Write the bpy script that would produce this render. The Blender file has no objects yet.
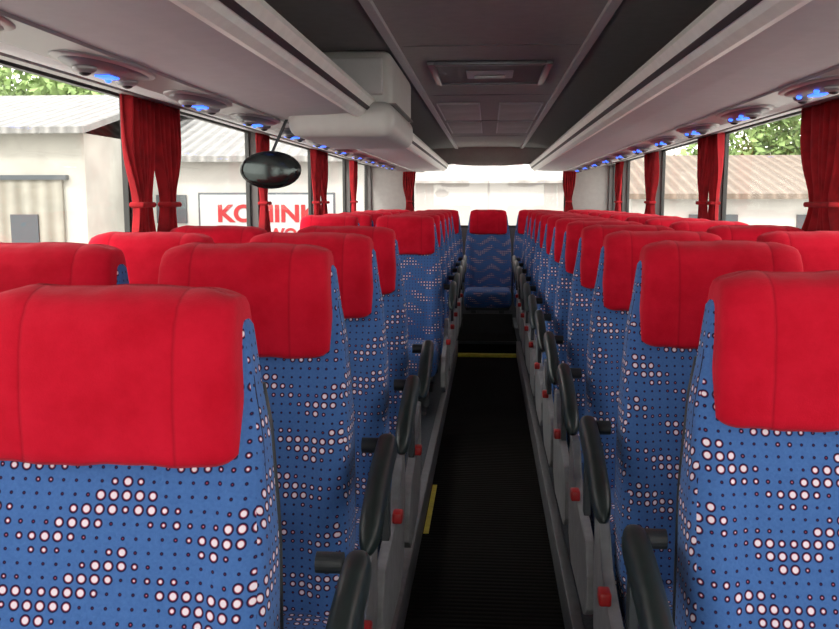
import bpy, bmesh, math, random
from mathutils import Vector, Matrix
random.seed(4)
S=bpy.context.scene
COL=S.collection
CZ=1.65   # camera height above the aisle floor
F=880.0

# ------------------------------------------------------------------ materials
def newmat(name):
    m=bpy.data.materials.new(name); m.use_nodes=True
    nt=m.node_tree; b=nt.nodes['Principled BSDF']
    return m,nt,b
def N(nt,t,**kw):
    n=nt.nodes.new(t)
    for k,v in kw.items(): setattr(n,k,v)
    return n
def M(nt,op,a,b=None,c=None,clamp=False):
    n=nt.nodes.new('ShaderNodeMath'); n.operation=op; n.use_clamp=clamp
    for i,v in enumerate((a,b,c)):
        if v is None: continue
        if isinstance(v,(int,float)): n.inputs[i].default_value=v
        else: nt.links.new(v,n.inputs[i])
    return n.outputs[0]
def simple(name,col,rough=.6,metal=0,noise=0.0,nscale=20,bump=0.0,bscale=200,spec=.5):
    m,nt,b=newmat(name)
    b.inputs['Roughness'].default_value=rough; b.inputs['Metallic'].default_value=metal
    b.inputs['Specular IOR Level'].default_value=spec
    tc=N(nt,'ShaderNodeTexCoord')
    nz=N(nt,'ShaderNodeTexNoise'); nz.inputs['Scale'].default_value=nscale; nz.inputs['Detail'].default_value=4
    nt.links.new(tc.outputs['Object'],nz.inputs['Vector'])
    cr=N(nt,'ShaderNodeValToRGB')
    c0=[max(0,x*(1-noise)) for x in col]; c1=[min(1,x*(1+noise)) for x in col]
    cr.color_ramp.elements[0].color=(*c0,1); cr.color_ramp.elements[1].color=(*c1,1)
    cr.color_ramp.elements[0].position=.3; cr.color_ramp.elements[1].position=.7
    nt.links.new(nz.outputs['Fac'],cr.inputs[0]); nt.links.new(cr.outputs[0],b.inputs['Base Color'])
    if bump>0:
        n2=N(nt,'ShaderNodeTexNoise'); n2.inputs['Scale'].default_value=bscale
        nt.links.new(tc.outputs['Object'],n2.inputs['Vector'])
        bp=N(nt,'ShaderNodeBump'); bp.inputs['Strength'].default_value=bump; bp.inputs['Distance'].default_value=.005
        nt.links.new(n2.outputs['Fac'],bp.inputs['Height']); nt.links.new(bp.outputs[0],b.inputs['Normal'])
    return m

def mat_red():
    m,nt,b=newmat('red_plush')
    b.inputs['Roughness'].default_value=.85
    b.inputs['Sheen Weight'].default_value=.25; b.inputs['Sheen Tint'].default_value=(1,.3,.35,1)
    b.inputs['Specular IOR Level'].default_value=.1
    tc=N(nt,'ShaderNodeTexCoord')
    n1=N(nt,'ShaderNodeTexNoise'); n1.inputs['Scale'].default_value=11; n1.inputs['Detail'].default_value=8; n1.inputs['Roughness'].default_value=.65
    nt.links.new(tc.outputs['Object'],n1.inputs['Vector'])
    cr=N(nt,'ShaderNodeValToRGB')
    cr.color_ramp.elements[0].color=(.52,.003,.018,1); cr.color_ramp.elements[1].color=(.68,.009,.034,1)
    cr.color_ramp.elements[0].position=.3; cr.color_ramp.elements[1].position=.75
    nt.links.new(n1.outputs['Fac'],cr.inputs[0])
    sp=N(nt,'ShaderNodeSeparateXYZ'); nt.links.new(tc.outputs['Object'],sp.inputs[0])
    d=M(nt,'ABSOLUTE',M(nt,'SUBTRACT',M(nt,'ABSOLUTE',sp.outputs[0]),.125))
    seam=M(nt,'SUBTRACT',1.0,M(nt,'DIVIDE',d,.0045),clamp=True)
    puff=M(nt,'SUBTRACT',1.0,M(nt,'DIVIDE',d,.022),clamp=True)
    x=N(nt,'ShaderNodeMix',data_type='RGBA'); nt.links.new(M(nt,'MULTIPLY',seam,.35),x.inputs[0])
    nt.links.new(cr.outputs[0],x.inputs[6]); x.inputs[7].default_value=(.20,.002,.008,1)
    nt.links.new(x.outputs[2],b.inputs['Base Color'])
    n2=N(nt,'ShaderNodeTexNoise'); n2.inputs['Scale'].default_value=350
    n3=N(nt,'ShaderNodeTexNoise'); n3.inputs['Scale'].default_value=8; n3.inputs['Detail'].default_value=3
    nt.links.new(tc.outputs['Object'],n2.inputs['Vector']); nt.links.new(tc.outputs['Object'],n3.inputs['Vector'])
    h=M(nt,'MULTIPLY_ADD',n2.outputs['Fac'],.10,M(nt,'MULTIPLY',n3.outputs['Fac'],.8))
    h=M(nt,'SUBTRACT',h,M(nt,'MULTIPLY',M(nt,'MULTIPLY',puff,puff),.30))
    bp=N(nt,'ShaderNodeBump'); bp.inputs['Strength'].default_value=.38; bp.inputs['Distance'].default_value=.02
    nt.links.new(h,bp.inputs['Height']); nt.links.new(bp.outputs[0],b.inputs['Normal'])
    return m

def mat_fabric():
    m,nt,b=newmat('blue_dotted_moquette')
    b.inputs['Roughness'].default_value=.9; b.inputs['Specular IOR Level'].default_value=.1
    b.inputs['Sheen Weight'].default_value=.12
    uv=N(nt,'ShaderNodeUVMap'); uv.uv_map='UVMap'
    sp=N(nt,'ShaderNodeSeparateXYZ'); nt.links.new(uv.outputs[0],sp.inputs[0])
    s=.0215
    U=M(nt,'DIVIDE',sp.outputs[0],s); V=M(nt,'DIVIDE',sp.outputs[1],s)
    cx=M(nt,'FLOOR',U); cy=M(nt,'FLOOR',V)
    fx=M(nt,'SUBTRACT',M(nt,'FRACT',U),.5); fy=M(nt,'SUBTRACT',M(nt,'FRACT',V),.5)
    r=M(nt,'SQRT',M(nt,'ADD',M(nt,'MULTIPLY',fx,fx),M(nt,'MULTIPLY',fy,fy)))
    tri=M(nt,'PINGPONG',cx,6.5)
    ph=M(nt,'MULTIPLY',M(nt,'ADD',cy,M(nt,'MULTIPLY',tri,.55)),2*math.pi/5.0)
    w1=M(nt,'MULTIPLY_ADD',M(nt,'SINE',ph),.5,.5)
    w2=M(nt,'MULTIPLY_ADD',M(nt,'SINE',M(nt,'ADD',M(nt,'MULTIPLY',cx,.52),M(nt,'MULTIPLY',cy,-.36))),.5,.5)
    cb=N(nt,'ShaderNodeCombineXYZ'); nt.links.new(cx,cb.inputs[0]); nt.links.new(cy,cb.inputs[1])
    wn=N(nt,'ShaderNodeTexWhiteNoise'); wn.noise_dimensions='2D'; nt.links.new(cb.outputs[0],wn.inputs['Vector'])
    a=M(nt,'ADD',M(nt,'MULTIPLY',w1,M(nt,'MULTIPLY_ADD',w2,.60,.40)),M(nt,'MULTIPLY_ADD',wn.outputs['Value'],.18,-.09))
    size=M(nt,'MULTIPLY_ADD',M(nt,'MAXIMUM',M(nt,'SUBTRACT',a,.20),0),.68,.10)
    size=M(nt,'MINIMUM',size,.39)
    def mask(k,off=0):
        t=M(nt,'MULTIPLY_ADD',size,k,off)
        return M(nt,'MULTIPLY',M(nt,'SUBTRACT',t,r),14.0,clamp=True)
    dark=mask(1.0,.07); red=mask(1.0,-.05); white=mask(1.0,-.11)
    n1=N(nt,'ShaderNodeTexNoise'); n1.inputs['Scale'].default_value=180
    tc=N(nt,'ShaderNodeTexCoord'); nt.links.new(tc.outputs['Object'],n1.inputs['Vector'])
    def mix(f,a,bcol):
        x=N(nt,'ShaderNodeMix',data_type='RGBA')
        nt.links.new(f,x.inputs[0])
        for i,v in ((6,a),(7,bcol)):
            if isinstance(v,tuple): x.inputs[i].default_value=v
            else: nt.links.new(v,x.inputs[i])
        return x.outputs[2]
    base=mix(n1.outputs['Fac'],(.048,.125,.35,1),(.080,.190,.48,1))
    c=mix(dark,base,(.012,.010,.04,1)); c=mix(red,c,(.34,.02,.06,1)); c=mix(white,c,(.87,.78,.86,1))
    nt.links.new(c,b.inputs['Base Color'])
    bp=N(nt,'ShaderNodeBump'); bp.inputs['Strength'].default_value=.25; bp.inputs['Distance'].default_value=.004
    nt.links.new(n1.outputs['Fac'],bp.inputs['Height']); nt.links.new(bp.outputs[0],b.inputs['Normal'])
    return m

def mat_ribs(name,col,col2,period,axis=0,rough=.6,bump=.5,usex='Object',spec=.3):
    m,nt,b=newmat(name); b.inputs['Roughness'].default_value=rough
    b.inputs['Specular IOR Level'].default_value=spec
    tc=N(nt,'ShaderNodeTexCoord'); sp=N(nt,'ShaderNodeSeparateXYZ'); nt.links.new(tc.outputs[usex],sp.inputs[0])
    w=M(nt,'MULTIPLY_ADD',M(nt,'SINE',M(nt,'MULTIPLY',sp.outputs[axis],2*math.pi/period)),.5,.5)
    x=N(nt,'ShaderNodeMix',data_type='RGBA'); nt.links.new(w,x.inputs[0])
    x.inputs[6].default_value=(*col2,1); x.inputs[7].default_value=(*col,1)
    nz=N(nt,'ShaderNodeTexNoise'); nz.inputs['Scale'].default_value=3; nz.inputs['Detail'].default_value=8
    nt.links.new(tc.outputs[usex],nz.inputs['Vector'])
    y=N(nt,'ShaderNodeMix',data_type='RGBA',blend_type='MULTIPLY'); y.inputs[0].default_value=.5
    nt.links.new(x.outputs[2],y.inputs[6]); nt.links.new(nz.outputs['Fac'],y.inputs[7])
    nt.links.new(y.outputs[2],b.inputs['Base Color'])
    bp=N(nt,'ShaderNodeBump'); bp.inputs['Strength'].default_value=bump; bp.inputs['Distance'].default_value=period*.3
    nt.links.new(w,bp.inputs['Height']); nt.links.new(bp.outputs[0],b.inputs['Normal'])
    return m
def emis(name,col,st):
    m,nt,b=newmat(name); b.inputs['Base Color'].default_value=(*col,1)
    b.inputs['Emission Color'].default_value=(*col,1); b.inputs['Emission Strength'].default_value=st
    return m
def mat_glass():
    m=bpy.data.materials.new('window_glass'); m.use_nodes=True; nt=m.node_tree; nt.nodes.clear()
    o=N(nt,'ShaderNodeOutputMaterial'); t=N(nt,'ShaderNodeBsdfTransparent'); g=N(nt,'ShaderNodeBsdfGlossy')
    t.inputs[0].default_value=(.95,.96,.95,1); g.inputs['Roughness'].default_value=.02
    mx=N(nt,'ShaderNodeMixShader'); mx.inputs[0].default_value=.05
    nt.links.new(t.outputs[0],mx.inputs[1]); nt.links.new(g.outputs[0],mx.inputs[2]); nt.links.new(mx.outputs[0],o.inputs[0])
    return m
RED=mat_red(); FAB=mat_fabric()
SHELL=simple('dark_grey_plastic',(.035,.04,.045),.5,bump=.1)
ARM=simple('black_armrest_plastic',(.013,.022,.022),.42,noise=.2)
COWL=simple('light_grey_plastic',(.26,.26,.27),.5,noise=.15)
STEEL=simple('brushed_steel',(.45,.45,.46),.35,metal=.9)
BUCK=simple('red_buckle',(.42,.015,.015),.4)
PIPING_SHADOW=simple('navy_piping_shadow',(.01,.012,.05),.8)  # piping colour, also used for the dark tabs that imitate shadow
RUB=mat_ribs('ribbed_rubber',(.017,.014,.011),(.004,.0035,.003),.035,axis=1,rough=.95,bump=.4,spec=.12)
PLAT=simple('speckled_vinyl',(.045,.05,.06),.6,noise=.4,nscale=90)
PEDGE=simple('aluminium_edge',(.20,.20,.21),.5,metal=.4,noise=.1)
YEL=simple('yellow_nosing',(.95,.78,.10),.6,noise=.15)
CEIL=simple('ceiling_felt_grey',(.38,.36,.35),.9,noise=.05,bump=.1)
CEILD=simple('cove_dark_grey',(.22,.215,.215),.85,noise=.05)
RACK=simple('rack_grey',(.62,.61,.625),.6,noise=.03)
RAIL=simple('silver_rail',(.92,.92,.88),.35,metal=.05,noise=.05)
DARK=simple('black_trim',(.02,.02,.022),.5)
PSUM=simple('psu_grey',(.16,.16,.18),.35,metal=.4,noise=.05)
PSUL=simple('psu_silver',(.30,.28,.29),.35,metal=.4)
BLUE=emis('blue_led',(.04,.15,1.0),2.6)
WALLM=simple('wall_carpet',(.10,.105,.12),.95,noise=.2,nscale=120)
PILM=simple('pillar_grey',(.12,.11,.11),.7)
FRAME=simple('window_frame_black',(.02,.02,.02),.4)
MON=simple('monitor_grey',(.60,.59,.58),.5,noise=.03)
CURT=simple('curtain_red',(.33,.006,.012),.95,noise=.3,nscale=15)
GLASS=mat_glass()
MIRB=simple('mirror_black',(.012,.014,.016),.25)

# ------------------------------------------------------------------ mesh helpers
def obj(name,me,mat=None,parent=None,loc=(0,0,0),smooth=False):
    o=bpy.data.objects.new(name,me); COL.objects.link(o); o.location=loc
    if mat and not me.materials: me.materials.append(mat)
    if parent: o.parent=parent
    if smooth:
        for p in me.polygons: p.use_smooth=True
    return o
def empty(name,loc=(0,0,0)):
    e=bpy.data.objects.new(name,None); e.empty_display_size=.1; COL.objects.link(e); e.location=loc; return e
def from_bm(bm,name):
    me=bpy.data.meshes.new(name); bmesh.ops.recalc_face_normals(bm,faces=bm.faces); bm.to_mesh(me); bm.free(); return me
def box_me(name,x0,x1,y0,y1,z0,z1,bev=0,seg=3,mat=None):
    bm=bmesh.new(); bmesh.ops.create_cube(bm,size=1)
    for v in bm.verts:
        v.co=Vector(((x0+x1)/2+v.co.x*(x1-x0),(y0+y1)/2+v.co.y*(y1-y0),(z0+z1)/2+v.co.z*(z1-z0)))
    if bev>0: bmesh.ops.bevel(bm,geom=bm.edges[:],offset=bev,segments=seg,profile=.5,affect='EDGES')
    me=from_bm(bm,name)
    if mat: me.materials.append(mat)
    if bev>0:
        for p in me.polygons: p.use_smooth=True
    return me
def box(name,x0,x1,y0,y1,z0,z1,mat,bev=0,parent=None,seg=3):
    return obj(name,box_me(name,x0,x1,y0,y1,z0,z1,bev,seg,mat),parent=parent)
def prism(name,prof,a0,a1,axis,mat,parent=None,bev=0,smooth=False,me_only=False):
    bm=bmesh.new()
    def P(p,a): return (p[0],a,p[1]) if axis=='y' else (a,p[0],p[1])
    A=[bm.verts.new(P(p,a0)) for p in prof]; B=[bm.verts.new(P(p,a1)) for p in prof]
    bm.faces.new(A); bm.faces.new(B[::-1])
    n=len(prof)
    for i in range(n): bm.faces.new((A[i],A[(i+1)%n],B[(i+1)%n],B[i]))
    if bev: bmesh.ops.bevel(bm,geom=bm.edges[:],offset=bev,segments=2,profile=.5,affect='EDGES')
    me=from_bm(bm,name); me.materials.append(mat)
    if smooth:
        for p in me.polygons: p.use_smooth=True
    if me_only: return me
    return obj(name,me,parent=parent)
def loft(name,secs,n,mat,deform=None,expo=4,uv=True):
    bm=bmesh.new(); rings=[]
    for s in secs:
        z,cx,cy,hw,hd=s[:5]; e=s[5] if len(s)>5 else expo
        ring=[]
        for i in range(n):
            t=2*math.pi*i/n
            c,sn=math.cos(t),math.sin(t)
            k=(abs(c)**e+abs(sn)**e)**(-1/e)
            x=cx+hw*c*k; y=cy+hd*sn*k
            if deform:
                x,y,zz=deform(x,y,z,c*k,sn*k)
            else: zz=z
            ring.append(bm.verts.new((x,y,zz)))
        rings.append(ring)
    for a,b in zip(rings,rings[1:]):
        for i in range(n): bm.faces.new((a[i],a[(i+1)%n],b[(i+1)%n],b[i]))
    bm.faces.new(rings[0][::-1]); bm.faces.new(rings[-1])
    me=from_bm(bm,name); me.materials.append(mat)
    for p in me.polygons: p.use_smooth=True
    addUV(me)
    return me
def addUV(me):
    uvl=me.uv_layers.new(name='UVMap')
    for p in me.polygons:
        nx,ny,nz=[abs(c) for c in p.normal]
        for li in p.loop_indices:
            co=me.vertices[me.loops[li].vertex_index].co
            if nx>ny and nx>nz: uvl.data[li].uv=(co.y+5,co.z+5)
            elif nz>ny and nz>nx: uvl.data[li].uv=(co.x+5,co.y+5)
            else: uvl.data[li].uv=(co.x+5,co.z+5)
def interp(tab,z):
    if z<=tab[0][0]: return tab[0][1:]
    for a,b in zip(tab,tab[1:]):
        if z<=b[0]:
            t=(z-a[0])/(b[0]-a[0]); t=t*t*(3-2*t)*.5+t*.5
            return tuple(p+(q-p)*t for p,q in zip(a[1:],b[1:]))
    return tab[-1][1:]

# ------------------------------------------------------------------ seat meshes
BT=[(.36,-.13,.15,.265),(.50,-.16,.17,.28),(.70,-.135,.17,.282),(.95,-.06,.14,.272),(1.12,-.01,.12,.254),(1.25,.02,.10,.232),(1.32,.035,.085,.222)]
def back_secs():
    out=[]
    zs=[.36+i*(1.32-.36)/26 for i in range(27)]
    for z in zs:
        fy,d,hw=interp(BT,z); out.append((z,0,fy+d/2,hw,d/2,5))
    z,_,cy,hw,hd,_=out[-1]
    out.append((1.345,0,cy,hw*.93,hd*.8,4)); out.append((1.355,0,cy,hw*.8,hd*.5,4))
    z,_,cy,hw,hd,_=out[0]
    out.insert(0,(.345,0,cy,hw*.93,hd*.7,4))
    return out
def back_def(x,y,z,c,s):
    if s<0:
        f=min(1,-s)
        e=max(0,(abs(c)-.62)/.38); e=min(1,e*1.6)
        fade=max(0,min(1,(1.15-z)/.25))
        y-=.030*math.sin(e*math.pi*.5)*f*fade
        y-=.010*f*math.exp(-((z-.68)/.10)**2)
        y+=.008*f*math.exp(-((abs(x)-.185)/.008)**2)*(1 if z<1.1 else 0)
    return x,y,z
BACK=loft('backrest',back_secs(),88,FAB,back_def)
SHELLM=loft('back_shell',[(z,0,interp(BT,z)[0]+interp(BT,z)[1]+.008,interp(BT,z)[2]*.97,.022,4) for z in [.30+i*.07 for i in range(14)]],32,SHELL)
def piping():
    bm=bmesh.new()
    for sx in (-1,1):
        prev=None
        for i in range(25):
            z=.40+i*(1.24-.40)/24
            fy,d,hw=interp(BT,z)
            c=Vector((sx*(hw*.985),fy+d*.30,z)); ring=[bm.verts.new(c+Vector((math.cos(a)*.004,math.sin(a)*.004,0))) for a in [k*math.pi/3 for k in range(6)]]
            if prev:
                for k in range(6): bm.faces.new((prev[k],prev[(k+1)%6],ring[(k+1)%6],ring[k]))
            prev=ring
    me=from_bm(bm,'piping'); me.materials.append(PIPING_SHADOW); return me
PIPE=piping()
def hr_secs():
    out=[]
    tab=[(1.098,.048,.050,.203),(1.102,.046,.068,.217),(1.110,.045,.077,.222),(1.20,.048,.082,.222),(1.28,.055,.082,.221),(1.33,.062,.077,.220),(1.362,.068,.064,.218),(1.376,.072,.048,.215),(1.383,.075,.030,.209),(1.387,.076,.008,.19)]
    zs=[1.098,1.100,1.102,1.106,1.110]+[1.110+.015*i for i in range(1,15)]+[1.33,1.34,1.35,1.362,1.370,1.376,1.380,1.383,1.3855,1.387]
    for z in zs:
        cy,hd,hw=interp(tab,z); out.append((z,0,cy,hw,hd,7))
    return out
def hr_def(x,y,z,c,s):
    if s<0:
        y-=.006*math.cos(min(1,abs(c))*math.pi/2)
    ac=abs(c)
    zz=z-.012*max(0,(ac-.75)/.25)**2*max(0,min(1,(z-1.2)/.15))
    zz+=.009*max(0,(ac-.8)/.2)**2*max(0,min(1,(1.2-z)/.08))
    zz+=.002*math.sin(x*30+.5)+.001*math.sin(x*83+1)
    x*=1+.003*math.sin(z*43)-.03*max(0,(z-1.2)/.18)
    return x,y,zz
HEAD=loft('headrest_cover',hr_secs(),128,RED,hr_def)
def cush():
    bm=bmesh.new(); bmesh.ops.create_cube(bm,size=1)
    for v in bm.verts: v.co=Vector((v.co.x*.54,-.345+v.co.y*.50,.385+v.co.z*.20))
    bmesh.ops.bevel(bm,geom=bm.edges[:],offset=.055,segments=4,profile=.5,affect='EDGES')
    me=from_bm(bm,'seat_cushion'); me.materials.append(FAB)
    for p in me.polygons: p.use_smooth=True
    addUV(me); return me
CUSH=cush()
PAN=box_me('seat_pan',-.25,.25,-.56,-.06,.255,.30,.015,2,SHELL)
LEGM=prism('pedestal_leg',[(-.50,.001),(-.10,.001),(-.10,.03),(-.20,.05),(-.20,.27),(-.40,.27),(-.40,.05),(-.50,.03)],-.03,.03,'x',SHELL,me_only=True)
def armrest():
    bm=bmesh.new(); rings=[]; n=20; K=26
    for k in range(K+1):
        t=k/K
        yy=.05-.45*t; zz=.875-.05*t-.08*t*t
        r=1
        if t<1/7: r=math.sin(math.pi*(t*7*.92+.08)/2)
        if t>.8: r=math.sqrt(max(0,1-((t-.8)/.2)**2))
        r=max(r,.08)
        hw=.0255*r; hh=(.034+.008*math.sin(t*math.pi))*r
        ring=[]
        for i in range(n):
            a=2*math.pi*i/n; c,s=math.cos(a),math.sin(a); e=2.8
            q=(abs(c)**e+abs(s)**e)**(-1/e)
            ring.append(bm.verts.new((hw*c*q,yy,zz+hh*s*q)))
        rings.append(ring)
    for a,b in zip(rings,rings[1:]):
        for i in range(n): bm.faces.new((a[i],a[(i+1)%n],b[(i+1)%n],b[i]))
    bm.faces.new(rings[0]); bm.faces.new(rings[-1][::-1])
    me=from_bm(bm,'armrest'); me.materials.append(ARM)
    for p in me.polygons: p.use_smooth=True
    return me
ARMM=armrest()
COWLM=prism('side_cowling',[(.06,.62),(.06,.45),(.02,.24),(-.10,.17),(-.50,.17),(-.57,.22),(-.57,.33),(-.50,.42),(-.26,.46),(-.12,.50),(-.03,.62)],-.016,.016,'x',COWL,bev=.006,me_only=True)
STAY=prism('armrest_stay',[(.03,.60),(.07,.60),(.07,.86),(.03,.86)],-.010,.010,'x',SHELL,bev=.003,me_only=True)
bm=bmesh.new(); bmesh.ops.create_cone(bm,cap_ends=True,segments=24,radius1=.020,radius2=.020,depth=.05,matrix=Matrix.Translation((0,.055,.855))@Matrix.Rotation(math.pi/2,4,'Y'))
PIVOT=from_bm(bm,'recline_pivot'); PIVOT.materials.append(SHELL)
BUCKM=box_me('seatbelt_buckle',-.016,.016,-.25,-.20,.468,.505,.006,2,BUCK)
SHADOWM=box_me('cover_shadow_tab',.205,.248,.005,.035,1.090,1.122,.004,2,PIPING_SHADOW)  # dark tab modelled as the shadow beside the headrest cover's lower corner
def add_child(p,me,nm,x=0,sx=1,y=0):
    o=bpy.data.objects.new(nm,me); COL.objects.link(o); o.parent=p; o.location=(x,y,0)
    if sx!=1: o.scale=(sx,1,1)
    return o
PZ=.15
def seat(x,y,aisle=0,sz=1.0,base=PZ,rz=0,ay=0,ax=0,w=1):
    e=empty('passenger_seat',(x,y,base)); e.scale=(w,1,sz); e.rotation_euler=(0,0,rz)
    add_child(e,BACK,'backrest'); add_child(e,SHELLM,'back_shell'); add_child(e,HEAD,'headrest_cover'); add_child(e,PIPE,'piping')
    add_child(e,CUSH,'seat_cushion'); add_child(e,PAN,'seat_pan')
    add_child(e,LEGM,'pedestal_leg_1',-.16); add_child(e,LEGM,'pedestal_leg_2',.16)
    add_child(e,SHADOWM,'cover_shadow_tab_1'); add_child(e,SHADOWM,'cover_shadow_tab_2',0,-1)
    if aisle:
        add_child(e,COWLM,'side_cowling',aisle*.312); add_child(e,ARMM,'armrest',aisle*(.362+ax),y=ay)
        add_child(e,STAY,'armrest_stay',aisle*(.352+ax),y=ay)
        add_child(e,PIVOT,'recline_pivot',aisle*(.315+ax*.5),y=ay)
        add_child(e,BUCKM,'seatbelt_buckle',aisle*.335,y=-.02)
    return e
SX,SW=.615,1.185
LEFT=[1.35,2.20,2.97,3.73,6.50,7.28,8.06,8.84,9.62]
RIGHT=[1.63+.80*i for i in range(11)]
for i,y in enumerate(LEFT):
    sz=.979 if i==0 else 1
    seat(-SX-(.012 if i==1 else 0),y,1,sz,rz=random.uniform(-.01,.01),ay=.13 if i==0 else 0,ax=.028 if i==0 else 0,w=1.03 if i==1 else 1); seat(-SW,y+random.uniform(-.02,.02),0,sz)
for i,y in enumerate(RIGHT):
    sz=.985 if i==0 else 1
    seat(SX+.022,y,-1,sz,rz=random.uniform(-.01,.01),w=.98); seat(SW+.012,y+random.uniform(-.02,.02),0,sz,w=.98)
for i in range(5):
    seat((i-2)*.57,10.50,0,base=.15)

# ------------------------------------------------------------------ floor
Y0,Y1=-1.7,11.3
WX=1.495
AX=.323
box('floor',-1.5,1.5,Y0,Y1,-.12,0,RUB)
for s,nm in ((-1,'left'),(1,'right')):
    x0,x1=sorted((s*AX,s*WX))
    e=empty('seat_platform_'+nm)
    box('platform',x0,x1,Y0+.9,Y1-.02,0.0,PZ,PLAT,parent=e)
    xa,xb=sorted((s*(AX-.012),s*(AX+.03)))
    box('edge_profile',xa,xb,Y0+.9,Y1-1.95,0.002,PZ+.003,PEDGE,parent=e,bev=.004)
box('rear_step',-AX+.002,AX-.002,9.36,Y1-.02,0,.148,RUB)
e=empty('step_nosing'); box('strip',-AX+.015,AX-.015,9.20,9.28,0,.032,YEL,parent=e)
box('lip',-AX+.015,AX-.015,9.335,9.352,.12,.15,SHELL,parent=e)
box('bench_riser',-.28,.28,9.86,9.89,.151,.38,DARK)
box('aisle_marking_strip',-.308,-.282,4.2,4.95,0,.005,YEL)

# ------------------------------------------------------------------ walls, pillars, windows
WB,WT=CZ-.36,CZ+.455
pillars={-1:[-.2,1.8,3.8,5.75,7.75,9.6],1:[-.2,1.9,3.95,6.1,8.2,10.2]}
wn=1
for s,nm in ((-1,'left'),(1,'right')):
    xi,xo=s*1.50,s*1.60
    x0,x1=sorted((xi,xo))
    e=empty('wall_'+nm)
    box('lower_panel',x0,x1,Y0,Y1,-.12,WB,WALLM,parent=e)
    box('upper_panel',x0,x1,Y0,Y1,WT,2.42,CEIL,parent=e)
    ys=[Y0]+pillars[s]+[Y1]
    for i,y in enumerate(ys):
        w=.055 if 0<i<len(ys)-1 else .06
        a=max(Y0,y-w); b=min(Y1,y+w)
        box('pillar_%d'%i,x0+ (0 if s>0 else .02),x1-(.02 if s>0 else 0),a,b,WB,WT,PILM,parent=e)
    for a,b in zip(ys,ys[1:]):
        w=empty('window_%d'%wn); wn+=1
        a+=.06;b-=.06
        xg=s*1.56
        box('glass',xg-.003,xg+.003,a,b,WB,WT,GLASS,parent=w)
        for k,(ya,yb,za,zb) in enumerate(((a,a+.02,WB,WT),(b-.02,b,WB,WT),(a,b,WB,WB+.025),(a,b,WT-.025,WT))):
            box('frame_%d'%k,xg-.012,xg+.012,ya,yb,za,zb,FRAME,parent=w)
e=empty('wall_rear')
RB,RT,RX=CZ-.35,CZ+.48,.98
box('lower_panel',-1.6,1.6,Y1,Y1+.1,-.12,RB,WALLM,parent=e)
box('upper_panel',-1.6,1.6,Y1,Y1+.1,RT,2.42,CEIL,parent=e)
box('side_panel_1',-1.6,-RX,Y1,Y1+.1,RB,RT,CEIL,parent=e); box('side_panel_2',RX,1.6,Y1,Y1+.1,RB,RT,CEIL,parent=e)
w=empty('window_%d'%wn); wn+=1
box('glass',-RX,RX,Y1+.05,Y1+.056,RB,RT,GLASS,parent=w)
for k,(xa,xb,za,zb) in enumerate(((-RX,-RX+.03,RB,RT),(RX-.03,RX,RB,RT),(-RX,RX,RB,RB+.03),(-RX,RX,RT-.03,RT))):
    box('frame_%d'%k,xa,xb,Y1+.03,Y1+.07,za,zb,FRAME,parent=w)
for sx in (-1,1):
    prism('corner_fillet',[(sx*RX,RT),(sx*(RX-.16),RT),(sx*(RX-.08),RT-.02),(sx*(RX-.03),RT-.07),(sx*RX,RT-.16)],Y1+.001,Y1+.09,'y',CEIL,parent=w)
prism('header_arch',[(-.55,RT),(-.42,RT-.035),(-.2,RT-.05),(.2,RT-.05),(.42,RT-.035),(.55,RT)],Y1-.05,Y1+.02,'y',CEIL,parent=w)
e=empty('wall_front')
box('lower_panel',-1.6,1.6,Y0-.1,Y0,-.12,.70,WALLM,parent=e)
box('upper_panel',-1.6,1.6,Y0-.1,Y0,2.30,2.42,CEIL,parent=e)
w=empty('window_%d'%wn)
box('glass',-1.6,1.6,Y0-.05,Y0-.045,.70,2.30,GLASS,parent=w)
box('frame',-.03,.03,Y0-.07,Y0-.03,.70,2.30,FRAME,parent=w)

# ------------------------------------------------------------------ ceiling
e=empty('ceiling')
ZC=CZ+.66
box('roof_skin',-1.6,1.6,Y0,Y1,2.42,2.46,CEIL,parent=e)
prism('centre_panel',[(-.40,ZC-.005),(-.3,ZC),(.3,ZC),(.40,ZC-.005),(.40,ZC+.03),(-.40,ZC+.03)],Y0,Y1,'y',CEIL,parent=e)
for s in (-1,1):
    prism('cove_%s'%('l' if s<0 else 'r'),[(s*.41,ZC-.008),(s*.60,ZC-.015),(s*.95,ZC-.03),(s*1.25,ZC-.07),(s*1.5,ZC-.14),(s*1.5,ZC+.03),(s*.41,ZC+.03)],Y0,Y1-.01,'y',CEILD,parent=e)
    prism('seam_trim_%s'%('l' if s<0 else 'r'),[(s*.39,ZC-.022),(s*.425,ZC-.022),(s*.425,ZC+.02),(s*.39,ZC+.02)],Y0,Y1,'y',RACK,parent=e)
for k,y in enumerate([-.6,.9,2.4,3.9,5.7,7.5,9.3]):
    box('cross_seam_%d'%k,-.39,.39,y-.005,y+.005,ZC-.004,ZC,CEILD,parent=e)
h=empty('roof_hatch',(0,4.70,ZC))
def ring(nm,x,y,t,z0,z1,mat,par):
    for k,(a,b,c,d) in enumerate(((-x,-x+t,-y,y),(x-t,x,-y,y),(-x+t,x-t,-y,-y+t),(-x+t,x-t,y-t,y))):
        o=box(nm+'_%d'%k,a,b,c,d,z0,z1,mat,bev=.005,parent=par)
ring('outer_frame',.30,.38,.035,-.022,0,PSUM,h)
box('cover_panel',-.265,.265,-.345,.345,-.012,0,CEILD,bev=.004,parent=h)
box('handle_recess',-.12,.12,-.13,.13,-.018,-.01,RACK,bev=.006,parent=h)
box('grab_handle',-.08,.08,-.015,.015,-.035,-.018,STEEL,bev=.006,parent=h)
GR=mat_ribs('perforated_grille',(.85,.83,.80),(.58,.56,.55),.03,axis=1,rough=.7,bump=.5)
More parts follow.
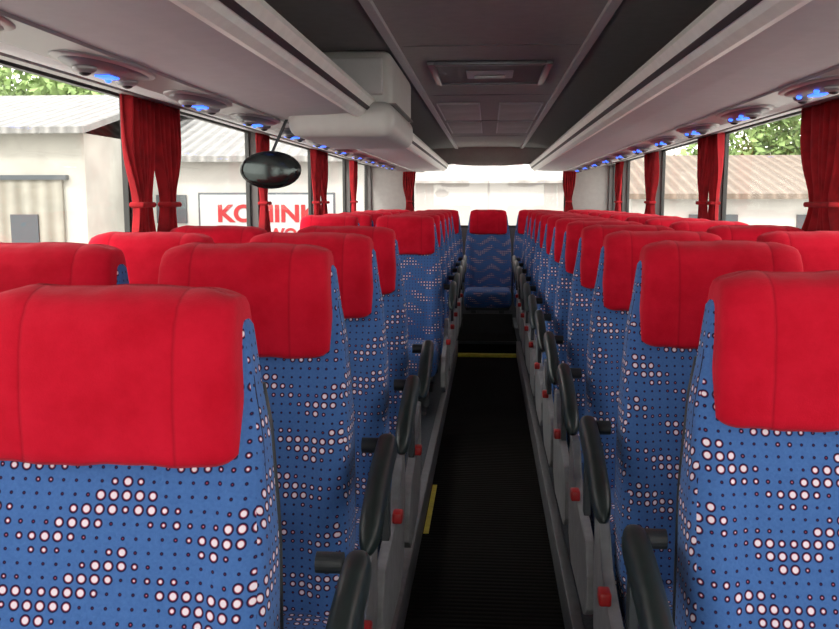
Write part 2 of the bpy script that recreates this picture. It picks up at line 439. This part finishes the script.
for sx in (-.215,.215):
    for y in (6.75,8.15):
        g=empty('air_return_grille',(sx,y,ZC))
        box('panel',-.14,.14,-.60,.60,-.012,0,GR,bev=.004,parent=g)
        ring('frame',.15,.61,.012,-.016,0,RACK,g)

# ------------------------------------------------------------------ luggage racks (open shelves)
def rack(s,nm):
    e=empty('luggage_rack_'+nm)
    zc=CZ
    under=[(.56,.372),(.70,.362),(.85,.358),(.93,.358),(1.12,.366),(1.25,.385),(1.38,.415),(1.495,.450)]
    top=[(1.495,.48),(1.2,.42),(.80,.40),(.58,.41)]
    prism('shelf',[(s*x,zc+z) for x,z in under+top],Y0+.3,Y1-.02,'y',RACK,parent=e)
    nose=[(.535,.366),(.555,.352),(.580,.358),(.585,.42),(.52,.45),(.498,.437),(.495,.42)]
    prism('edge_rail',[(s*x,zc+z) for x,z in nose],Y0+.3,Y1-.3,'y',RAIL,parent=e)
    prism('rail_groove',[(s*.508,zc+.393),(s*.520,zc+.380),(s*.53,zc+.40),(s*.52,zc+.405)],Y0+.3,Y1-.3,'y',DARK,parent=e)
    for k in range(7):
        y=.3+1.6*k
        prism('shelf_hanger_%d'%k,[(s*x,zc+z) for x,z in ((.60,.415),(1.2,.43),(1.2,.58),(.85,.63),(.72,.50))],y-.01,y+.01,'y',CEILD,parent=e)
    prism('channel',[(s*x,zc+z) for x,z in ((.93,.350),(1.09,.350),(1.10,.37),(.92,.37))],Y0+.3,Y1-.3,'y',PSUL,parent=e)
    prism('window_trim',[(s*x,zc+z) for x,z in ((1.40,.412),(1.495,.428),(1.495,.46),(1.40,.44))],Y0+.3,Y1-.02,'y',PSUL,parent=e)
rack(-1,'left'); rack(1,'right')
def sphere_me(name,rx,ry,rz,mat,seg=28,cut=None):
    bm=bmesh.new(); bmesh.ops.create_uvsphere(bm,u_segments=seg,v_segments=seg//2,radius=1)
    for v in bm.verts: v.co=Vector((v.co.x*rx,v.co.y*ry,v.co.z*rz))
    me=from_bm(bm,name); me.materials.append(mat)
    for p in me.polygons: p.use_smooth=True
    return me
P_POD=sphere_me('pod',.075,.24,.026,PSUM)
P_RIM=sphere_me('pod_rim',.088,.265,.014,PSUL)
P_LED=box_me('led_display',-.020,.020,-.035,.035,-.030,-.021,.004,3,BLUE)
P_NOZ=sphere_me('air_nozzle',.030,.030,.014,PSUL,20)
P_NR=sphere_me('air_nozzle_centre',.016,.016,.010,DARK,16)
P_BL=sphere_me('reading_lamp',.009,.009,.007,BLUE,12)
def psu(x,y):
    e=empty('passenger_service_unit',(x,y,CZ+.349))
    add_child(e,P_POD,'pod'); add_child(e,P_RIM,'pod_rim')
    add_child(e,P_LED,'led_display')
    for k,yy in enumerate((-.13,.13)):
        o=add_child(e,P_NOZ,'air_nozzle_%d'%k); o.location=(0,yy,-.022)
        o=add_child(e,P_NR,'air_nozzle_centre_%d'%k); o.location=(0,yy,-.031)
    for k,yy in enumerate((-.075,.075)):
        o=add_child(e,P_BL,'reading_lamp_%d'%k); o.location=(-.03,yy,-.025)
for k in range(12): psu(-1.01,.80+.76*k)
for k in range(12): psu(1.01,1.27+.80*k)

# ------------------------------------------------------------------ folding monitor housing
m=empty('ceiling_monitor_housing',(0,0,0))
box('upper_body',-.79,-.42,3.88,4.85,CZ+.38,CZ+.645,MON,bev=.05,parent=m,seg=5)
box('lower_body',-.87,-.405,3.80,4.80,CZ+.270,CZ+.42,MON,bev=.055,parent=m,seg=5)
box('front_recess',-.75,-.46,3.865,3.89,CZ+.45,CZ+.61,RACK,bev=.012,parent=m)
box('hinge_seam',-.84,-.402,3.86,4.72,CZ+.408,CZ+.414,CEILD,parent=m)

# ------------------------------------------------------------------ oval interior mirror
mi=empty('oval_mirror',(-.985,3.97,CZ+.135))
obj('housing',sphere_me('mirror_housing',.142,.035,.085,MIRB),parent=mi)
gl=simple('mirror_face',(.05,.06,.06),.12,metal=.8)
o=obj('glass_face',sphere_me('mirror_glass',.130,.012,.074,gl),parent=mi); o.location=(0,-.028,0)
prism('stem',[(-.006,.06),(.006,.06),(.09,.235),(.078,.235)],-.006,.006,'y',SHELL,parent=mi)

# ------------------------------------------------------------------ curtains
def curtain(s,y,w=.44,zt=None,zb=None,tie=True,axis='y',x=None):
    zt=zt or WT-.03; zb=zb or WB-.01
    bm=bmesh.new(); nu,nv=110,34; g=[]
    ztie=CZ-.02; p1=random.uniform(0,6); p2=random.uniform(0,6)
    for j in range(nv+1):
        z=zt+(zb-zt)*j/nv
        f=1-.52*math.exp(-((z-ztie)/.15)**2) if tie else 1
        row=[]
        for i in range(nu+1):
            u=i/nu
            uu=u+.035*math.sin(u*9+p1)+.02*math.sin(z*6+u*5+p2)
            a=(u-.5)*w*f+.008*math.sin(z*9+p1)
            d=.019*math.sin(uu*2*math.pi*6.5+p2)*(.6+.4*f)+.007*math.sin(u*41+z*4+p1)
            if axis=='y': co=(s*1.466+d,y+a,z)
            else: co=(x+a,y+d,z)
            row.append(bm.verts.new(co))
        g.append(row)
    for a,b in zip(g,g[1:]):
        for i in range(nu): bm.faces.new((a[i],a[i+1],b[i+1],b[i]))
    me=from_bm(bm,'curtain_cloth'); me.materials.append(CURT)
    for p in me.polygons: p.use_smooth=True
    e=empty('window_curtain')
    o=obj('cloth',me,parent=e); md=o.modifiers.new('t','SOLIDIFY'); md.thickness=.003
    if tie:
        if axis=='y': box('tieback',s*1.462-.033,s*1.462+.034,y-w*.26,y+w*.26,ztie-.012,ztie+.012,CURT,bev=.010,parent=e)
        else: box('tieback',x-w*.26,x+w*.26,y-.040,y+.040,ztie-.012,ztie+.012,CURT,bev=.010,parent=e)
for y in (-.2,1.8): curtain(-1,y)
curtain(-1,3.66,.28); curtain(-1,3.98,.28); curtain(-1,5.72,.24); curtain(-1,7.50,.28); curtain(-1,7.86,.26);curtain(-1,9.6,.3)
for y in (-.2,1.9): curtain(1,y)
curtain(1,4.02,.58); curtain(1,5.92,.24); curtain(1,6.22,.24); curtain(1,8.2,.5); curtain(1,10.2,.4)
curtain(0,11.2,.16,zt=RT-.02,zb=RB,axis='x',x=-1.0); curtain(0,11.2,.16,zt=RT-.02,zb=RB,axis='x',x=1.0)
for s in (-1,1):
    e=empty('curtain_rail')
    box('rail',min(s*1.445,s*1.48),max(s*1.445,s*1.48),0,11.0,WT-.024,WT-.008,STEEL,parent=e)

# ------------------------------------------------------------------ outside
GZ=-1.3
GRD=simple('pale_gravel',(.42,.41,.38),.95,noise=.15,nscale=2)
WALW=simple('whitewashed_wall',(.38,.365,.33),.9,noise=.14,nscale=1.5)
WALP=simple('bright_plaster',(.46,.44,.42),.9,noise=.10,nscale=1.5)
WALR=simple('rear_plaster',(.40,.37,.36),.9,noise=.08,nscale=.8)
WALC=mat_ribs('plank_gate',(.40,.38,.33),(.27,.25,.21),.28,axis=0,rough=.9,bump=.3)
ROOF=mat_ribs('corrugated_roof',(.38,.37,.36),(.25,.245,.24),.25,axis=0,rough=.8,bump=.8)
ROOFP=mat_ribs('pale_roof',(.52,.48,.46),(.40,.37,.355),.8,axis=0,rough=.8,bump=.4)
ROOFB=mat_ribs('brown_roof',(.28,.215,.17),(.19,.145,.115),.25,axis=0,rough=.8,bump=.8)
SIGNW=simple('sign_white',(.36,.36,.36),.6)
SIGNR=simple('sign_red',(.28,.005,.008),.6)
WIN=simple('dark_pane',(.05,.06,.07),.3)
me=box_me('yard',-80,80,-40,120,GZ-.1,GZ,0,3,GRD); obj('ground',me)
def shed(nm,x0,x1,y,top,rooftop,roofmat,wall,yd=5):
    e=empty(nm)
    box('wall_body',x0,x1,y,y+yd*2,GZ,CZ+top,wall,parent=e)
    zt=CZ+top
    prism('roof',[(y-.4,zt-.03),(y+yd,CZ+rooftop),(y+yd*2+.4,zt-.03),(y+yd*2+.4,zt+.08),(y+yd,CZ+rooftop+.12),(y-.4,zt+.08)],x0-.2,x1+.2,'x',roofmat,parent=e)
    return e
a=shed('garage_building',-18,-7.0,15,1.15,2.15,ROOF,WALW,4)
box('gate',-9.6,-7.4,14.93,15,GZ,CZ+.35,WALC,parent=a)
box('gate_2',-13.5,-10.6,14.93,15,GZ,CZ+.35,WALC,parent=a)
box('gate_lintel',-13.6,-7.3,14.88,15,CZ+.35,CZ+.43,WIN,parent=a)
box('pane',-8.35,-7.85,14.9,14.95,CZ-.75,CZ-.25,WIN,parent=a)
b=shed('workshop_building',-6.9,-1.9,17,.75,1.7,ROOF,WALP,3)
for k,x in enumerate((-6.5,-4.2)):
    box('pane_%d'%k,x,x+.6,16.95,17.02,CZ-.45,CZ+.1,WIN,parent=b)
sg=empty('roadside_sign_board')
box('board',-5.45,-2.9,16.42,16.47,CZ-1.1,CZ+.10,SIGNW,parent=sg,bev=.01)
box('board_rim',-5.49,-2.86,16.44,16.465,CZ-1.13,CZ+.14,WIN,parent=sg,bev=.01)
box('post_1',-5.5,-5.4,16.47,16.55,GZ,CZ+0,STEEL,parent=sg); box('post_2',-3.1,-3.0,16.47,16.55,GZ,CZ+0,STEEL,parent=sg)
def text(body,x,z,size,mat,par,y=16.41,sx=1):
    c=bpy.data.curves.new('t','FONT'); c.body=body; c.size=size; c.extrude=.004; c.offset=size*.035
    o=bpy.data.objects.new('lettering',c); COL.objects.link(o); o.location=(x,y,z); o.rotation_euler=(math.pi/2,0,0); o.scale=(sx,1,1)
    c.materials.append(mat); o.parent=par
text('KOMINKI',-5.12,CZ-.40,.44,SIGNR,sg,sx=1.10); text('DRZEWO',-4.9,CZ-.74,.30,SIGNR,sg)
c=shed('barn_building',3.0,18,19,.05,1.0,ROOFB,WALP,4)
for k,x in enumerate((4.2,6.4,8.6)): box('pane_%d'%k,x,x+1,18.95,19.02,CZ-1.2,CZ-.3,WIN,parent=c)
d=shed('rear_barn_building',-9,12,36,.7,2.0,ROOFP,WALR,5)
LEAF=simple('leaf_green',(.20,.29,.10),.8,noise=.5,nscale=3)
BARK=simple('bark',(.10,.08,.06),.9)
def tree(x,y,h,r,n=3200):
    e=empty('tree',(x,y,GZ))
    bm=bmesh.new()
    bl=[(random.uniform(-r,r)*.6,random.uniform(-r,r)*.6,h-r+random.uniform(-r,r)*.6,random.uniform(.45,.7)*r) for _ in range(9)]
    for _ in range(n):
        cx,cy,cz,cr=random.choice(bl)
        v=Vector((random.gauss(0,1),random.gauss(0,1),random.gauss(0,1))).normalized()*cr*random.uniform(.6,1)
        p=Vector((cx,cy,cz))+v; s=random.uniform(.08,.2)
        a=Vector((random.gauss(0,1),random.gauss(0,1),random.gauss(0,1))).normalized(); b=a.orthogonal().normalized()
        q=[bm.verts.new(p+a*s),bm.verts.new(p+b*s*.6),bm.verts.new(p-a*s),bm.verts.new(p-b*s*.6)]
        bm.faces.new(q)
    me=bpy.data.meshes.new('foliage'); bm.to_mesh(me); bm.free(); me.materials.append(LEAF)
    obj('foliage',me,parent=e)
    obj('trunk',loft('trunk',[(0,0,0,.22,.22,2),(h*.4,.05,0,.15,.15,2),(h-r,0,.05,.08,.08,2)],12,BARK),parent=e)
for x,y,h,r in ((-17,27,9.3,2.8),(-21,26,9.5,3),(-13.5,28,7.8,2.2),(8.6,29,6.6,2.2),(11,29,8.0,2.7),(14.5,29,8.5,2.9),(-9,38,6,2)): tree(x,y,h,r)

# ------------------------------------------------------------------ light
w=bpy.data.worlds.new('overcast'); S.world=w; w.use_nodes=True; nt=w.node_tree; bg=nt.nodes['Background']
tc=N(nt,'ShaderNodeTexCoord'); sp=N(nt,'ShaderNodeSeparateXYZ'); nt.links.new(tc.outputs['Generated'],sp.inputs[0])
cr=N(nt,'ShaderNodeValToRGB'); cr.color_ramp.elements[0].color=(1,.95,.88,1); cr.color_ramp.elements[1].color=(.98,.97,.98,1)
nt.links.new(sp.outputs[2],cr.inputs[0]); nt.links.new(cr.outputs[0],bg.inputs[0])
bg.inputs[1].default_value=4.8
sl=bpy.data.lights.new('sun','SUN'); sl.energy=3.2; sl.angle=math.radians(8); sl.color=(1,.95,.87)
so=bpy.data.objects.new('sun',sl); COL.objects.link(so); so.rotation_euler=(math.radians(48),0,math.radians(-25))

# ------------------------------------------------------------------ camera
cd=bpy.data.cameras.new('camera'); cam=bpy.data.objects.new('camera',cd); COL.objects.link(cam)
cd.sensor_width=36; cd.lens=36*F/839; cd.clip_start=.05; cd.clip_end=400
cam.location=(0,0,CZ)
cam.rotation_euler=(math.radians(90-7.41),0,math.radians(4.45))
S.camera=cam
S.view_settings.view_transform='Standard'
S.view_settings.look='None'
